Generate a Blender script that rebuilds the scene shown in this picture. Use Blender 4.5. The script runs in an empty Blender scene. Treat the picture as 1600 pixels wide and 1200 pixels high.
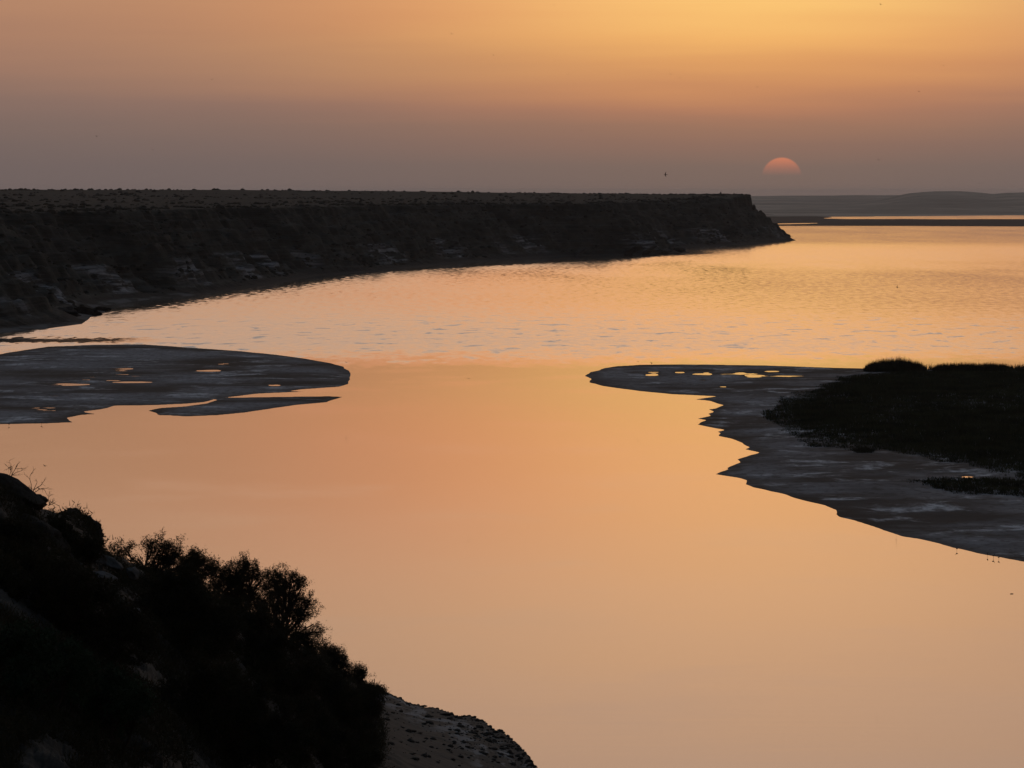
import bpy, math, random
import numpy as np
from mathutils import Vector

rng = np.random.default_rng(7)
random.seed(7)
scene = bpy.context.scene
col = scene.collection

# ------------------------------------------------------------------ camera
CAM_H = 30.0
F = 7020.0                       # focal length in pixels of a 1600 px wide picture
PITCH = math.atan(302.0 / F)
cam_data = bpy.data.cameras.new('camera')
cam_data.sensor_width = 36.0
cam_data.lens = 36.0 * F / 1600.0
cam_data.clip_start = 1.0
cam_data.clip_end = 90000.0
cam = bpy.data.objects.new('camera', cam_data)
col.objects.link(cam)
cam.location = (0, 0, CAM_H)
cam.rotation_euler = (math.pi / 2 - PITCH, 0, 0)
scene.camera = cam
scene.render.resolution_x, scene.render.resolution_y = 1024, 768

scene.view_settings.view_transform = 'Standard'
scene.view_settings.look = 'None'
scene.view_settings.exposure = 0.0
scene.view_settings.gamma = 1.0
scene.view_settings.use_curve_mapping = False
scene.cycles.volume_bounces = 1
scene.cycles.max_bounces = 6
scene.cycles.transparent_max_bounces = 16
scene.cycles.use_denoising = True

# ------------------------------------------------------------------ node helper
class N:
    def __init__(s, tree):
        s.t = tree; s.n = tree.nodes; s.l = tree.links
    def new(s, typ, **kw):
        nd = s.n.new(typ)
        for k, v in kw.items(): setattr(nd, k, v)
        return nd
    def put(s, sock, v):
        if hasattr(v, 'default_value') or hasattr(v, 'links'): s.l.new(v, sock)
        else:
            if isinstance(v, (tuple, list)) and len(v) == 3 and sock.type == 'RGBA': v = (*v, 1)
            sock.default_value = v
    def math(s, op, a, b=None, c=None, clamp=False):
        m = s.new('ShaderNodeMath', operation=op, use_clamp=clamp)
        s.put(m.inputs[0], a)
        if b is not None: s.put(m.inputs[1], b)
        if c is not None: s.put(m.inputs[2], c)
        return m.outputs[0]
    def mapr(s, v, a, b, c=0.0, d=1.0, smooth=True):
        m = s.new('ShaderNodeMapRange', interpolation_type='SMOOTHSTEP' if smooth else 'LINEAR')
        for i, x in enumerate((v, a, b, c, d)): s.put(m.inputs[i], x)
        return m.outputs[0]
    def noise(s, vec, scale, detail=3, rough=.5, dim='3D', dist=0.0):
        m = s.new('ShaderNodeTexNoise', noise_dimensions=dim)
        if vec is not None: s.put(m.inputs['Vector'], vec)
        m.inputs['Scale'].default_value = scale
        m.inputs['Detail'].default_value = detail
        m.inputs['Roughness'].default_value = rough
        m.inputs['Distortion'].default_value = dist
        return m.outputs['Fac']
    def scaled(s, vec, sc):
        m = s.new('ShaderNodeMapping'); s.put(m.inputs[0], vec)
        m.inputs['Scale'].default_value = sc
        return m.outputs[0]
    def mix(s, f, a, b):
        m = s.new('ShaderNodeMix', data_type='RGBA')
        s.put(m.inputs[0], f); s.put(m.inputs[6], a); s.put(m.inputs[7], b)
        return m.outputs[2]
    def ramp(s, v, stops):
        r = s.new('ShaderNodeValToRGB'); s.put(r.inputs[0], v)
        e = r.color_ramp.elements
        while len(e) < len(stops): e.new(0.5)
        for i, (p, c) in enumerate(stops):
            e[i].position = p; e[i].color = (*c, 1)
        return r.outputs[0]

def srgb(r, g, b):
    f = lambda c: (c / 255 / 12.92) if c <= 10 else ((c / 255 + .055) / 1.055) ** 2.4
    return (f(r), f(g), f(b))

# ------------------------------------------------------------------ sky (world)
SUN_PX, SUN_PY = 1221.5, 277.5
SUN_AZ = math.degrees(math.atan((SUN_PX - 800) / F))
world = bpy.data.worlds.new('World')
scene.world = world
world.use_nodes = True
world.node_tree.nodes.clear()
w = N(world.node_tree)
tc = w.new('ShaderNodeTexCoord').outputs['Generated']
sep = w.new('ShaderNodeSeparateXYZ'); w.put(sep.inputs[0], tc)
X, Y, Z = sep.outputs
elev = w.math('MULTIPLY', w.math('ARCSINE', w.math('MINIMUM', w.math('MAXIMUM', Z, -1.0), 1.0)), 57.29578)
az = w.math('SUBTRACT', w.math('MULTIPLY', w.math('ARCTAN2', X, Y), 57.29578), SUN_AZ - .45)
# faint layers of dust: the elevation wavers a little
lay = w.noise(w.scaled(tc, (9, 9, 120)), 1.0, 3, .5)
lay2 = w.noise(w.scaled(tc, (30, 30, 700)), 1.0, 2, .5)
elev_w = w.math('ADD', elev, w.math('MULTIPLY', w.math('ADD', w.math('SUBTRACT', lay, .5),
                w.math('MULTIPLY', w.math('SUBTRACT', lay2, .5), .10)),
                w.mapr(elev, .3, 6.0, .18, 1.6, False)))
pos = w.math('POWER', w.math('DIVIDE', w.math('MAXIMUM', elev_w, 0.0), 90.0), .5)
P = lambda e: math.sqrt(e / 90.0)
S = 2.0
def st(e, c): return (P(e), tuple(v / S for v in c))
A = [st(0, srgb(117, 101, 95)), st(.3, srgb(126, 105, 95)), st(.6, srgb(142, 110, 95)), st(.85, srgb(155, 116, 95)),
     st(1.05, srgb(178, 125, 96)), st(1.3, srgb(203, 141, 97)), st(1.6, srgb(224, 160, 100)), st(2.0, srgb(243, 183, 108)),
     st(2.43, srgb(251, 200, 118)), st(3.0, (1.12, .59, .21)), st(3.8, (1.18, .61, .245)), st(5.0, (1.16, .64, .32)),
     st(7.4, (1.02, .63, .41)), st(10, (1.08, .74, .52)), st(14, (.86, .70, .60)), st(20, (.56, .56, .58)),
     st(32, (.24, .29, .36)), st(60, (.105, .15, .22)), st(90, (.085, .125, .19))]
B = [st(0, srgb(110, 98, 96)), st(.3, srgb(114, 100, 97)), st(.6, srgb(119, 103, 98)), st(.85, srgb(125, 106, 99)),
     st(1.05, srgb(133, 110, 101)), st(1.3, srgb(144, 115, 102)), st(1.6, srgb(156, 120, 103)), st(2.0, srgb(168, 126, 104)),
     st(2.43, srgb(178, 132, 106)), st(3.0, (.53, .28, .16)), st(3.8, (.62, .34, .20)), st(5.0, (.76, .44, .27)),
     st(7.4, (.86, .54, .37)), st(10, (.90, .62, .45)), st(14, (.75, .60, .52)), st(20, (.50, .50, .52)),
     st(32, (.22, .27, .34)), st(60, (.105, .15, .22)), st(90, (.085, .125, .19))]
ca, cb = w.ramp(pos, A), w.ramp(pos, B)
azn = w.math('DIVIDE', az, 5.5)
wa = w.math('EXPONENT', w.math('MULTIPLY', w.math('MULTIPLY', azn, azn), -1.0))
near = w.mix(wa, cb, ca)
# between the yellow glow and the dull side the dust is more orange
azs = w.math('DIVIDE', w.math('ADD', az, 4.3), 3.4)
amber = w.math('MULTIPLY', w.math('EXPONENT', w.math('MULTIPLY', w.math('MULTIPLY', azs, azs), -1.0)),
               w.math('MULTIPLY', w.mapr(elev, 1.5, 2.4), w.mapr(elev, 6.0, 3.0)))
azr = w.math('DIVIDE', w.math('SUBTRACT', az, 4.0), 2.6)
amber_r = w.math('MULTIPLY', w.math('EXPONENT', w.math('MULTIPLY', w.math('MULTIPLY', azr, azr), -1.0)),
                 w.math('MULTIPLY', w.mapr(elev, .9, 2.0), w.mapr(elev, 5.0, 2.8, 0.0, .65)))
amber = w.math('ADD', amber, amber_r, clamp=True)
tintn = w.mix(amber, (1.0, 1.0, 1.0), (1.0, .84, .90))
mxn = w.new('ShaderNodeVectorMath', operation='MULTIPLY'); w.put(mxn.inputs[0], near); w.put(mxn.inputs[1], tintn)
near = mxn.outputs[0]
# dust lit from behind glows only towards the sun: the far side of the sky is duller
azw = w.math('DIVIDE', az, 62.0)
back = w.math('ADD', .17, w.math('MULTIPLY', w.math('EXPONENT', w.math('MULTIPLY', w.math('MULTIPLY', azw, azw), -1.0)), .83))
low = w.mapr(elev, 25.0, 60.0, 1.0, 0.0)
k = w.math('ADD', w.math('MULTIPLY', back, low), w.math('SUBTRACT', 1.0, low))
bg = w.new('ShaderNodeBackground')
vm = w.new('ShaderNodeVectorMath', operation='SCALE'); w.put(vm.inputs[0], near); w.put(vm.inputs[3], w.math('MULTIPLY', k, S))
w.put(bg.inputs[0], vm.outputs[0]); bg.inputs[1].default_value = 1.0
# high dusk sky
sky = w.new('ShaderNodeTexSky', sky_type='NISHITA')
sky.sun_disc = False
sky.sun_elevation = math.radians(.25)
sky.sun_rotation = math.radians(SUN_AZ)
sky.dust_density = 6.0
bg2 = w.new('ShaderNodeBackground'); w.put(bg2.inputs[0], sky.outputs[0]); bg2.inputs[1].default_value = .05
bgm = w.new('ShaderNodeMixShader'); w.put(bgm.inputs[0], w.mapr(elev, 15.0, 45.0, 0.0, .35))
w.l.new(bg.outputs[0], bgm.inputs[1]); w.l.new(bg2.outputs[0], bgm.inputs[2])
wo = w.new('ShaderNodeOutputWorld'); w.l.new(bgm.outputs[0], wo.inputs[0])

# ------------------------------------------------------------------ projection: where a sight line meets the place
cp, sp_ = math.cos(PITCH), math.sin(PITCH)
def ray(px, py):
    u = (np.asarray(px, float) - 800) / F; v = (600 - np.asarray(py, float)) / F
    return u, cp + v * sp_, -sp_ + v * cp
def on_level(px, py, z=0.0):
    dx, dy, dz = ray(px, py); t = (z - CAM_H) / dz
    return dx * t, dy * t
def at_dist(px, py, D):
    dx, dy, dz = ray(px, py); t = D / dy
    return dx * t, dy * t, CAM_H + dz * t
def colx(px, D): return (np.asarray(px, float) - 800) / F * D

# ------------------------------------------------------------------ noise
_tab = rng.random(4096)
_per = rng.permutation(4096)
def _h(i, j, k): return _tab[_per[(_per[(_per[i & 4095] + j) & 4095] + k) & 4095]]
def vnoise(x, y, z=0.0):
    x = np.asarray(x, float); y = np.asarray(y, float); z = np.zeros_like(x) + z
    i, j, k = (np.floor(q).astype(np.int64) for q in (x, y, z))
    fx, fy, fz = x - i, y - j, z - k
    fx, fy, fz = (q * q * (3 - 2 * q) for q in (fx, fy, fz))
    r = 0
    for a in (0, 1):
        for b in (0, 1):
            for c in (0, 1):
                r = r + _h(i + a, j + b, k + c) * (fx if a else 1 - fx) * (fy if b else 1 - fy) * (fz if c else 1 - fz)
    return r * 2 - 1
def fbm(x, y, z=0.0, oct=4, gain=.5):
    r, a, s = 0, 1.0, 1.0
    for o in range(oct):
        r = r + a * vnoise(np.asarray(x) * s + 17.3 * o, np.asarray(y) * s + 5.1 * o, np.asarray(z) * s + 9.7 * o)
        a *= gain; s *= 2.03
    return r
def sstep(x, a, b):
    t = np.clip((x - a) / (b - a), 0, 1); return t * t * (3 - 2 * t)

# ------------------------------------------------------------------ mesh helpers
def mesh_from(name, V, Fc, smooth=True):
    V = np.asarray(V, np.float32); Fc = np.asarray(Fc, np.int32)
    me = bpy.data.meshes.new(name)
    nf, k = Fc.shape
    me.vertices.add(len(V)); me.vertices.foreach_set('co', V.ravel())
    me.loops.add(nf * k); me.loops.foreach_set('vertex_index', Fc.ravel())
    me.polygons.add(nf)
    me.polygons.foreach_set('loop_start', np.arange(0, nf * k, k, dtype=np.int32))
    me.polygons.foreach_set('use_smooth', np.full(nf, smooth))
    me.update(calc_edges=True); me.validate()
    return me
def link(name, me, m, parent=None, **props):
    o = bpy.data.objects.new(name, me); col.objects.link(o)
    if m is not None and not me.materials: me.materials.append(m)
    if parent: o.parent = parent
    for k_, v_ in props.items(): o[k_] = v_
    return o
def empty(name, loc, **props):
    o = bpy.data.objects.new(name, None); col.objects.link(o); o.location = loc
    for k_, v_ in props.items(): o[k_] = v_
    return o
def grid_faces(nr, nc, keep=None):
    i = np.arange(nr * nc).reshape(nr, nc)
    Fc = np.stack([i[:-1, :-1], i[:-1, 1:], i[1:, 1:], i[1:, :-1]], -1).reshape(-1, 4)
    if keep is not None: Fc = Fc[keep[Fc].any(1)]
    return Fc
def compact(V, Fc):
    u, inv = np.unique(Fc, return_inverse=True)
    return V[u], inv.reshape(Fc.shape)

def mat(name, rough=.9, spec=.3):
    m = bpy.data.materials.new(name); m.use_nodes = True
    n = N(m.node_tree); b = n.n['Principled BSDF']
    b.inputs['Roughness'].default_value = rough
    b.inputs['Specular IOR Level'].default_value = spec
    return m, n, b
def geo(n):
    g = n.new('ShaderNodeNewGeometry'); return g.outputs['Position']
def sepz(n, v):
    s = n.new('ShaderNodeSeparateXYZ'); n.put(s.inputs[0], v); return s.outputs
def bump(n, b, h, dist, strength=1.0):
    bp = n.new('ShaderNodeBump'); bp.inputs['Strength'].default_value = strength
    bp.inputs['Distance'].default_value = dist; n.put(bp.inputs['Height'], h)
    n.l.new(bp.outputs[0], b.inputs['Normal'])

# ------------------------------------------------------------------ materials
def make_water():
    m, n, b = mat('lagoon_water')
    b.inputs['IOR'].default_value = 1.333
    b.inputs['Specular IOR Level'].default_value = .5
    b.inputs['Base Color'].default_value = (.045, .045, .035, 1)
    p = geo(n); x, y, z = sepz(n, p)
    big = n.noise(n.scaled(p, (.012, .006, 1)), 1.0, 3, .5)
    edge = n.math('ADD', y, n.math('MULTIPLY', n.math('SUBTRACT', big, .5), 150.0))
    fine = n.noise(n.scaled(p, (.25, .05, 1)), 1.0, 3, .6)
    edge = n.math('ADD', edge, n.math('MULTIPLY', n.math('SUBTRACT', fine, .5), 90.0))
    rough_zone = n.mapr(edge, 760.0, 880.0)
    # wind patches and bands inside the ruffled reach
    patch = n.noise(n.scaled(p, (.02, .0035, 1)), 1.0, 3, .55)
    streak = n.noise(n.scaled(p, (.17, .065, 1)), 1.0, 3, .6, dist=.4)
    streak_f = n.noise(n.scaled(p, (.5, .10, 1)), 1.0, 2, .6)
    near_band = n.mapr(y, 1150.0, 950.0)
    fleck = n.math('MULTIPLY', n.mapr(streak, .57, .66), near_band)
    yw = n.math('ADD', y, n.math('MULTIPLY', n.math('SUBTRACT', patch, .5), 500.0))
    band = n.math('ADD', n.mapr(yw, 1250.0, 850.0), n.math('MULTIPLY', n.mapr(yw, 1500.0, 2000.0), n.mapr(yw, 2700.0, 2300.0)))
    west = n.mapr(x, 110.0, -80.0)
    # lean: shading normals tilted towards the camera to brighten the ruffled water's reflections
    lean = n.math('ADD', .0065, n.math('MULTIPLY', west, .026))
    lean = n.math('ADD', lean, n.math('MULTIPLY', band, .017))
    lean = n.math('ADD', lean, n.math('MULTIPLY', n.math('SUBTRACT', patch, .5), .018))
    lean = n.math('ADD', lean, n.math('MULTIPLY', n.math('SUBTRACT', streak_f, .5), n.mapr(y, 2600.0, 1100.0, .03, .062)))
    lean = n.math('ADD', n.math('MAXIMUM', lean, .002), n.math('MULTIPLY', fleck, .065))
    # sheltered water close under the cliff and one slick near the left flat stay untilted
    sx = n.math('ADD', -104.0, n.math('ADD', n.mapr(y, 1150.0, 1650.0, 0.0, 42.0, False), n.mapr(y, 1650.0, 2150.0, 0.0, 145.0, False)))
    off = n.math('ADD', n.math('SUBTRACT', x, sx), n.math('MULTIPLY', n.math('SUBTRACT', streak_f, .5), 38.0))
    lee = n.math('MAXIMUM', n.mapr(off, 4.0, 18.0), n.mapr(y, 1190.0, 1120.0))
    slick = n.math('SUBTRACT', 1.0, n.math('MULTIPLY', n.mapr(n.math('ABSOLUTE', n.math('SUBTRACT', n.math('ADD', y, n.math('MULTIPLY', n.math('SUBTRACT', streak_f, .5), 50.0)), 902.0)), 22.0, 8.0),
                   n.mapr(n.math('ADD', x, n.math('MULTIPLY', patch, 20.0)), -52.0, -72.0)))
    lean = n.math('MULTIPLY', n.math('MULTIPLY', lean, rough_zone), n.math('MULTIPLY', lee, slick))
    # stray cat's paws on the calm reach
    paw = n.noise(n.scaled(p, (.045, .03, 1)), 1.0, 3, .55)
    lean = n.math('ADD', lean, n.math('MULTIPLY', n.mapr(paw, .50, .74), .0035))
    rr = n.math('ADD', n.math('MULTIPLY', n.math('ADD', .07, n.math('MULTIPLY', fleck, .10)), rough_zone), n.math('MULTIPLY', n.math('SUBTRACT', 1.0, rough_zone), .025))
    n.put(b.inputs['Roughness'], rr)
    h1 = n.noise(n.scaled(p, (.5, .16, 1)), 1.0, 3, .6)
    h2 = n.noise(n.scaled(p, (.10, .8, 1)), 1.0, 3, .55)
    hgt = n.math('ADD', n.math('MULTIPLY', n.math('MULTIPLY', h1, rough_zone), .05), n.math('MULTIPLY', h2, .0026))
    cmb = n.new('ShaderNodeCombineXYZ'); n.put(cmb.inputs[1], n.math('MULTIPLY', lean, -1.0)); cmb.inputs[2].default_value = 1.0
    nv = n.new('ShaderNodeVectorMath', operation='NORMALIZE'); n.put(nv.inputs[0], cmb.outputs[0])
    bp = n.new('ShaderNodeBump'); bp.inputs['Distance'].default_value = 1.0
    n.put(bp.inputs['Height'], hgt); n.l.new(nv.outputs[0], bp.inputs['Normal'])
    n.l.new(bp.outputs[0], b.inputs['Normal'])
    return m

def make_mud(name, tint=1.0):
    m, n, b = mat(name, .9, .03)
    p = geo(n); x, y, z = sepz(n, p)
    a = n.noise(n.scaled(p, (.035, .03, 1)), 1.0, 5, .6, dist=.3)
    s = n.noise(n.scaled(p, (.10, .075, 1)), 1.0, 5, .62, dist=.5)
    f = n.noise(n.scaled(p, (1.0, .4, 1)), 1.0, 4, .65)
    c = n.mix(n.mapr(a, .38, .62), (.030 * tint, .033 * tint, .036 * tint), (.19 * tint, .203 * tint, .222 * tint))
    c = n.mix(n.math('MULTIPLY', n.mapr(s, .53, .66), n.mapr(n.noise(n.scaled(p, (.9, .22, 1)), 1.0, 4, .65), .36, .60, .25, .8)), c, (.62 * tint, .65 * tint, .68 * tint))
    c = n.mix(n.math('MULTIPLY', n.mapr(f, .48, .66), .6), c, (.02, .019, .017))
    wet = n.mapr(z, .10, .02)
    c = n.mix(n.math('MULTIPLY', wet, .6), c, (.018, .017, .014))
    n.put(b.inputs['Base Color'], c)
    n.put(b.inputs['Roughness'], n.math('SUBTRACT', .85, n.math('MULTIPLY', n.mapr(s, .35, .6), .05)))
    bump(n, b, n.math('ADD', n.math('MULTIPLY', s, .25), n.math('MULTIPLY', f, .05)), 1.0, .5)
    return m

def make_cliff():
    m, n, b = mat('cliff_rock', .95, .1)
    p = geo(n); x, y, z = sepz(n, p)
    warp = n.noise(p, .05, 3)
    zz = n.math('ADD', z, n.math('MULTIPLY', warp, 3.0))
    cmb = n.new('ShaderNodeCombineXYZ'); n.put(cmb.inputs[0], n.math('MULTIPLY', x, .02)); n.put(cmb.inputs[1], n.math('MULTIPLY', y, .01)); n.put(cmb.inputs[2], n.math('MULTIPLY', zz, 1.3))
    strata = n.noise(cmb.outputs[0], 1.0, 4, .6)
    blot = n.noise(n.scaled(p, (.05, .03, .12)), 1.0, 5, .65, dist=.5)
    fine = n.noise(n.scaled(p, (.5, .3, .9)), 1.0, 4, .65)
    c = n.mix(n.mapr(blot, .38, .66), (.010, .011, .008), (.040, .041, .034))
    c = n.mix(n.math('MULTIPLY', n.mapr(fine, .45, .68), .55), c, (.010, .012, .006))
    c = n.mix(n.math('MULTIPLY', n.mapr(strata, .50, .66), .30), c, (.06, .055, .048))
    # bare pale beds low on the face, in stretches along the shore
    wherey = n.noise(n.scaled(p, (.0, .014, .0)), 1.0, 2, .5)
    pale = n.math('MULTIPLY', n.mapr(wherey, .48, .60), n.math('MULTIPLY', n.mapr(z, 1.0, 2.5), n.mapr(z, 11.0, 7.5)))
    pale = n.math('MULTIPLY', pale, n.mapr(n.noise(n.scaled(p, (.12, .06, .5)), 1.0, 4, .6), .40, .56))
    c = n.mix(pale, c, n.mix(n.mapr(strata, .40, .58), (.055, .057, .060), (.24, .247, .258)))
    # sand at the foot
    c = n.mix(n.mapr(z, 2.2, 1.0), c, (.012, .011, .009))
    c = n.mix(n.math('MULTIPLY', n.mapr(z, .95, .45), n.math('MULTIPLY', n.mapr(y, 1340.0, 1280.0), n.mapr(n.noise(n.scaled(p, (.15, .05, 1)), 1.0, 3, .6), .38, .60))), c, (.085, .088, .09))
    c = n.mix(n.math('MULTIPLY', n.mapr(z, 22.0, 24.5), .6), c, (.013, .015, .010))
    n.put(b.inputs['Base Color'], c)
    bump(n, b, n.math('ADD', n.math('MULTIPLY', fine, .8), n.math('MULTIPLY', strata, 1.2)), 1.0, .8)
    return m

def make_soil(name, c1, c2, c3, sc=1.0, b_d=.3):
    m, n, b = mat(name, .95, .1)
    p = geo(n)
    a = n.noise(p, .35 * sc, 5, .62, dist=.5); f = n.noise(p, 3.0 * sc, 4, .65)
    c = n.mix(n.mapr(a, .36, .64), c1, c2)
    c = n.mix(n.math('MULTIPLY', n.mapr(f, .5, .68), .7), c, c3)
    n.put(b.inputs['Base Color'], c)
    bump(n, b, n.math('ADD', n.math('MULTIPLY', a, .6), n.math('MULTIPLY', f, .3)), b_d)
    return m

def make_leaf(name, c1, c2, sc=2.0, transl=.0):
    m, n, b = mat(name, .85, .08)
    p = geo(n)
    n.put(b.inputs['Base Color'], n.mix(n.mapr(n.noise(p, sc, 3, .6), .35, .65), c1, c2))
    if transl:
        tr = n.new('ShaderNodeBsdfTranslucent'); tr.inputs[0].default_value = (*c2, 1)
        mx = n.new('ShaderNodeMixShader'); mx.inputs[0].default_value = transl
        n.l.new(b.outputs[0], mx.inputs[1]); n.l.new(tr.outputs[0], mx.inputs[2])
        n.l.new(mx.outputs[0], n.n['Material Output'].inputs[0])
    return m

M_water = make_water()
M_mud = make_mud('wet_mud')
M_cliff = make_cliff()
M_far = make_soil('far_dune_sand', (.28, .23, .18), (.50, .41, .32), (.13, .11, .085), .006, 1.0)
M_spit = make_soil('tidal_spit_mud', (.036, .026, .020), (.06, .044, .034), (.02, .016, .012), .01, .5)
M_bed = make_soil('lagoon_bed_silt', (.06, .055, .045), (.09, .08, .065), (.05, .045, .04), .05, .1)
M_hill = make_soil('hillside_earth', (.018, .016, .011), (.042, .038, .030), (.012, .013, .008), 1.0, .25)
M_beach = None
def make_beach():
    m, n, b = mat('beach_sand', .9, .15)
    p = geo(n); x, y, z = sepz(n, p)
    a = n.noise(p, .5, 4, .6); f = n.noise(n.scaled(p, (.8, .22, 1)), 1.0, 5, .65, dist=.4)
    c = n.mix(n.mapr(a, .35, .65), (.028, .027, .022), (.044, .042, .036))
    c = n.mix(n.math('MULTIPLY', n.mapr(f, .46, .58), n.mapr(z, 1.3, .7)), c, (.16, .165, .168))
    c = n.mix(n.math('MULTIPLY', n.mapr(n.noise(n.scaled(p, (2.4, .8, 1)), 1.0, 2, .5), .66, .70), .9), c, (.012, .011, .009))
    c = n.mix(n.mapr(z, .16, .05), c, (.03, .028, .024))
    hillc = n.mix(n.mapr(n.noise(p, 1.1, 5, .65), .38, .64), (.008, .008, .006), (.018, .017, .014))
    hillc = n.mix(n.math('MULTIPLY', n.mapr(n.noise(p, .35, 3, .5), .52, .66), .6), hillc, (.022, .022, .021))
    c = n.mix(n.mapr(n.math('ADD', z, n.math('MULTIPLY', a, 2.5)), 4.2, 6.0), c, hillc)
    n.put(b.inputs['Base Color'], c)
    bump(n, b, n.math('ADD', n.math('MULTIPLY', a, .4), n.math('MULTIPLY', f, .12)), .5)
    return m
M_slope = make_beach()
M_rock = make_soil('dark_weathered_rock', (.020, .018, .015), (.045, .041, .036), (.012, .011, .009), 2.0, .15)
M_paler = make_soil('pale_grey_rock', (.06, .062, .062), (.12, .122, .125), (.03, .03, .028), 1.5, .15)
M_marsh = make_leaf('marsh_grass_green', (.014, .019, .008), (.036, .042, .018), .16)
M_reed = make_leaf('reed_dark_green', (.010, .012, .006), (.020, .022, .010), .5)
M_scrub = make_leaf('plateau_scrub', (.011, .012, .008), (.024, .024, .018), .03)
M_tam = make_leaf('tamarisk_leaf', (.014, .016, .009), (.030, .027, .014), 1.2, .25)
M_tamg = make_leaf('green_bush_leaf', (.012, .024, .012), (.022, .040, .020), 1.2)
M_bark = make_soil('dark_bark', (.018, .014, .010), (.03, .024, .018), (.01, .008, .006), 5.0, .05)
M_bird = make_leaf('bird_feathers', (.030, .026, .022), (.055, .048, .04), 9.0)

# ------------------------------------------------------------------ ground, water
def sheet(name, x0, x1, y0, y1, z, m, **props):
    me = mesh_from(name, [(x0, y0, z), (x1, y0, z), (x1, y1, z), (x0, y1, z)], [(0, 1, 2, 3)], False)
    return link(name, me, m, **props)
sheet('ground', -8000, 8000, -600, 15400, -2.2, M_bed, kind='structure')
sheet('water', -7800, 7800, -500, 15200, 0.0, M_water, kind='structure')

# ------------------------------------------------------------------ mudflats
def poly_sd(px_poly, x, y):
    """signed distance in metres to an outline given as sight-line points on the water level"""
    q = np.array(px_poly, float); wx, wy = on_level(q[:, 0], q[:, 1])
    n = len(wx); d = np.full(x.shape, 1e9); ins = np.zeros(x.shape, bool)
    for i in range(n):
        ax, ay, bx, by = wx[i], wy[i], wx[(i + 1) % n], wy[(i + 1) % n]
        ex, ey = bx - ax, by - ay
        t = np.clip(((x - ax) * ex + (y - ay) * ey) / (ex * ex + ey * ey + 1e-9), 0, 1)
        d = np.minimum(d, np.hypot(x - ax - t * ex, y - ay - t * ey))
        c = ((ay > y) != (by > y)) & (x < ex * (y - ay) / (ey if abs(ey) > 1e-9 else 1e-9) + ax)
        ins ^= c
    return np.where(ins, d, -d)

LEFT = [(-500, 575), (-100, 560), (0, 553), (30, 548), (75, 541.5), (150, 538.5), (225, 538), (267, 541), (375, 548.5), (430, 554), (475, 560),
        (515, 567), (538, 573), (549, 583), (548, 592), (545, 600), (530, 604.5), (500, 606.5), (470, 608.5), (455, 611), (477, 612),
        (440, 613.3), (400, 615.5), (365, 619.5), (353, 621.3), (370, 621.2), (400, 620.6), (460, 619.6), (515, 619.0), (537, 620), (521, 624.5), (510, 628.5),
        (460, 633), (420, 639), (380, 645), (340, 649), (290, 650.6), (247, 649), (245, 646), (232, 641.5), (250, 637.5), (290, 634.5), (322, 630),
        (340, 625), (335, 624), (318, 628.5), (290, 631), (250, 632.8), (180, 634), (165, 638), (130, 643.5), (152, 647), (128, 648.5), (105, 653), (112, 660),
        (75, 661.5), (0, 663), (-200, 668), (-500, 672)]
RIGHT = [(914, 587), (922, 581.5), (936, 578), (945, 575), (965, 572), (1000, 570), (1050, 569.5), (1100, 569.5), (1200, 571), (1300, 574.5), (1400, 577),
         (1600, 577), (2100, 574), (2100, 940), (1800, 905), (1600, 878), (1540, 867), (1490, 856), (1470, 849), (1440, 842.5), (1410, 838.5), (1385, 830.5),
         (1365, 823.5), (1335, 813.5), (1310, 808), (1305, 803), (1307, 797), (1290, 789.5), (1262, 784), (1240, 778), (1225, 772.5), (1200, 766),
         (1180, 762), (1166, 757), (1165, 750.5), (1145, 745), (1118, 741), (1136, 733), (1134, 731.5), (1157, 722.5), (1149, 718), (1166, 713.5), (1184, 707), (1163, 702),
         (1168, 699), (1160, 692), (1140, 685.5), (1121, 681), (1128, 677), (1124, 674.5), (1134, 671.5), (1110, 667.5), (1089, 663.5), (1101, 656.5), (1088, 654),
         (1108, 649.5), (1105, 646.5), (1116, 643.5), (1107, 639.5), (1118, 638), (1131, 633), (1109, 626.5), (1086, 624), (1105, 621.5), (1121, 619.2), (1100, 618.3),
         (1050, 616), (1000, 611), (965, 606.5), (943, 603), (937, 601.5), (920, 597), (924, 592)]
# puddles: centre, half width, half height in sight-line units
PUD_L = [(190, 577, 13, 2.0), (105, 601, 26, 1.4), (205, 597, 22, 1.1), (330, 579.5, 16, 1.0), (85, 618.5, 10, .9), (430, 602, 10, .9)]
PUD_R = [(1021.5, 585.8, 10.5, 2.1), (1020, 581.8, 7, 1.0), (1104, 584.2, 9, 1.6), (1092, 584.6, 8, 1.0), (1178, 586.8, 12.5, 2.4), (1157, 583.6, 6, 1.4),
         (1206, 580.2, 9, 1.0), (1062, 582.2, 6, .9), (1100, 594.6, 8, 1.0), (1130, 604.6, 6, 1.1), (1512, 746, 9, 1.6)]
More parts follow.
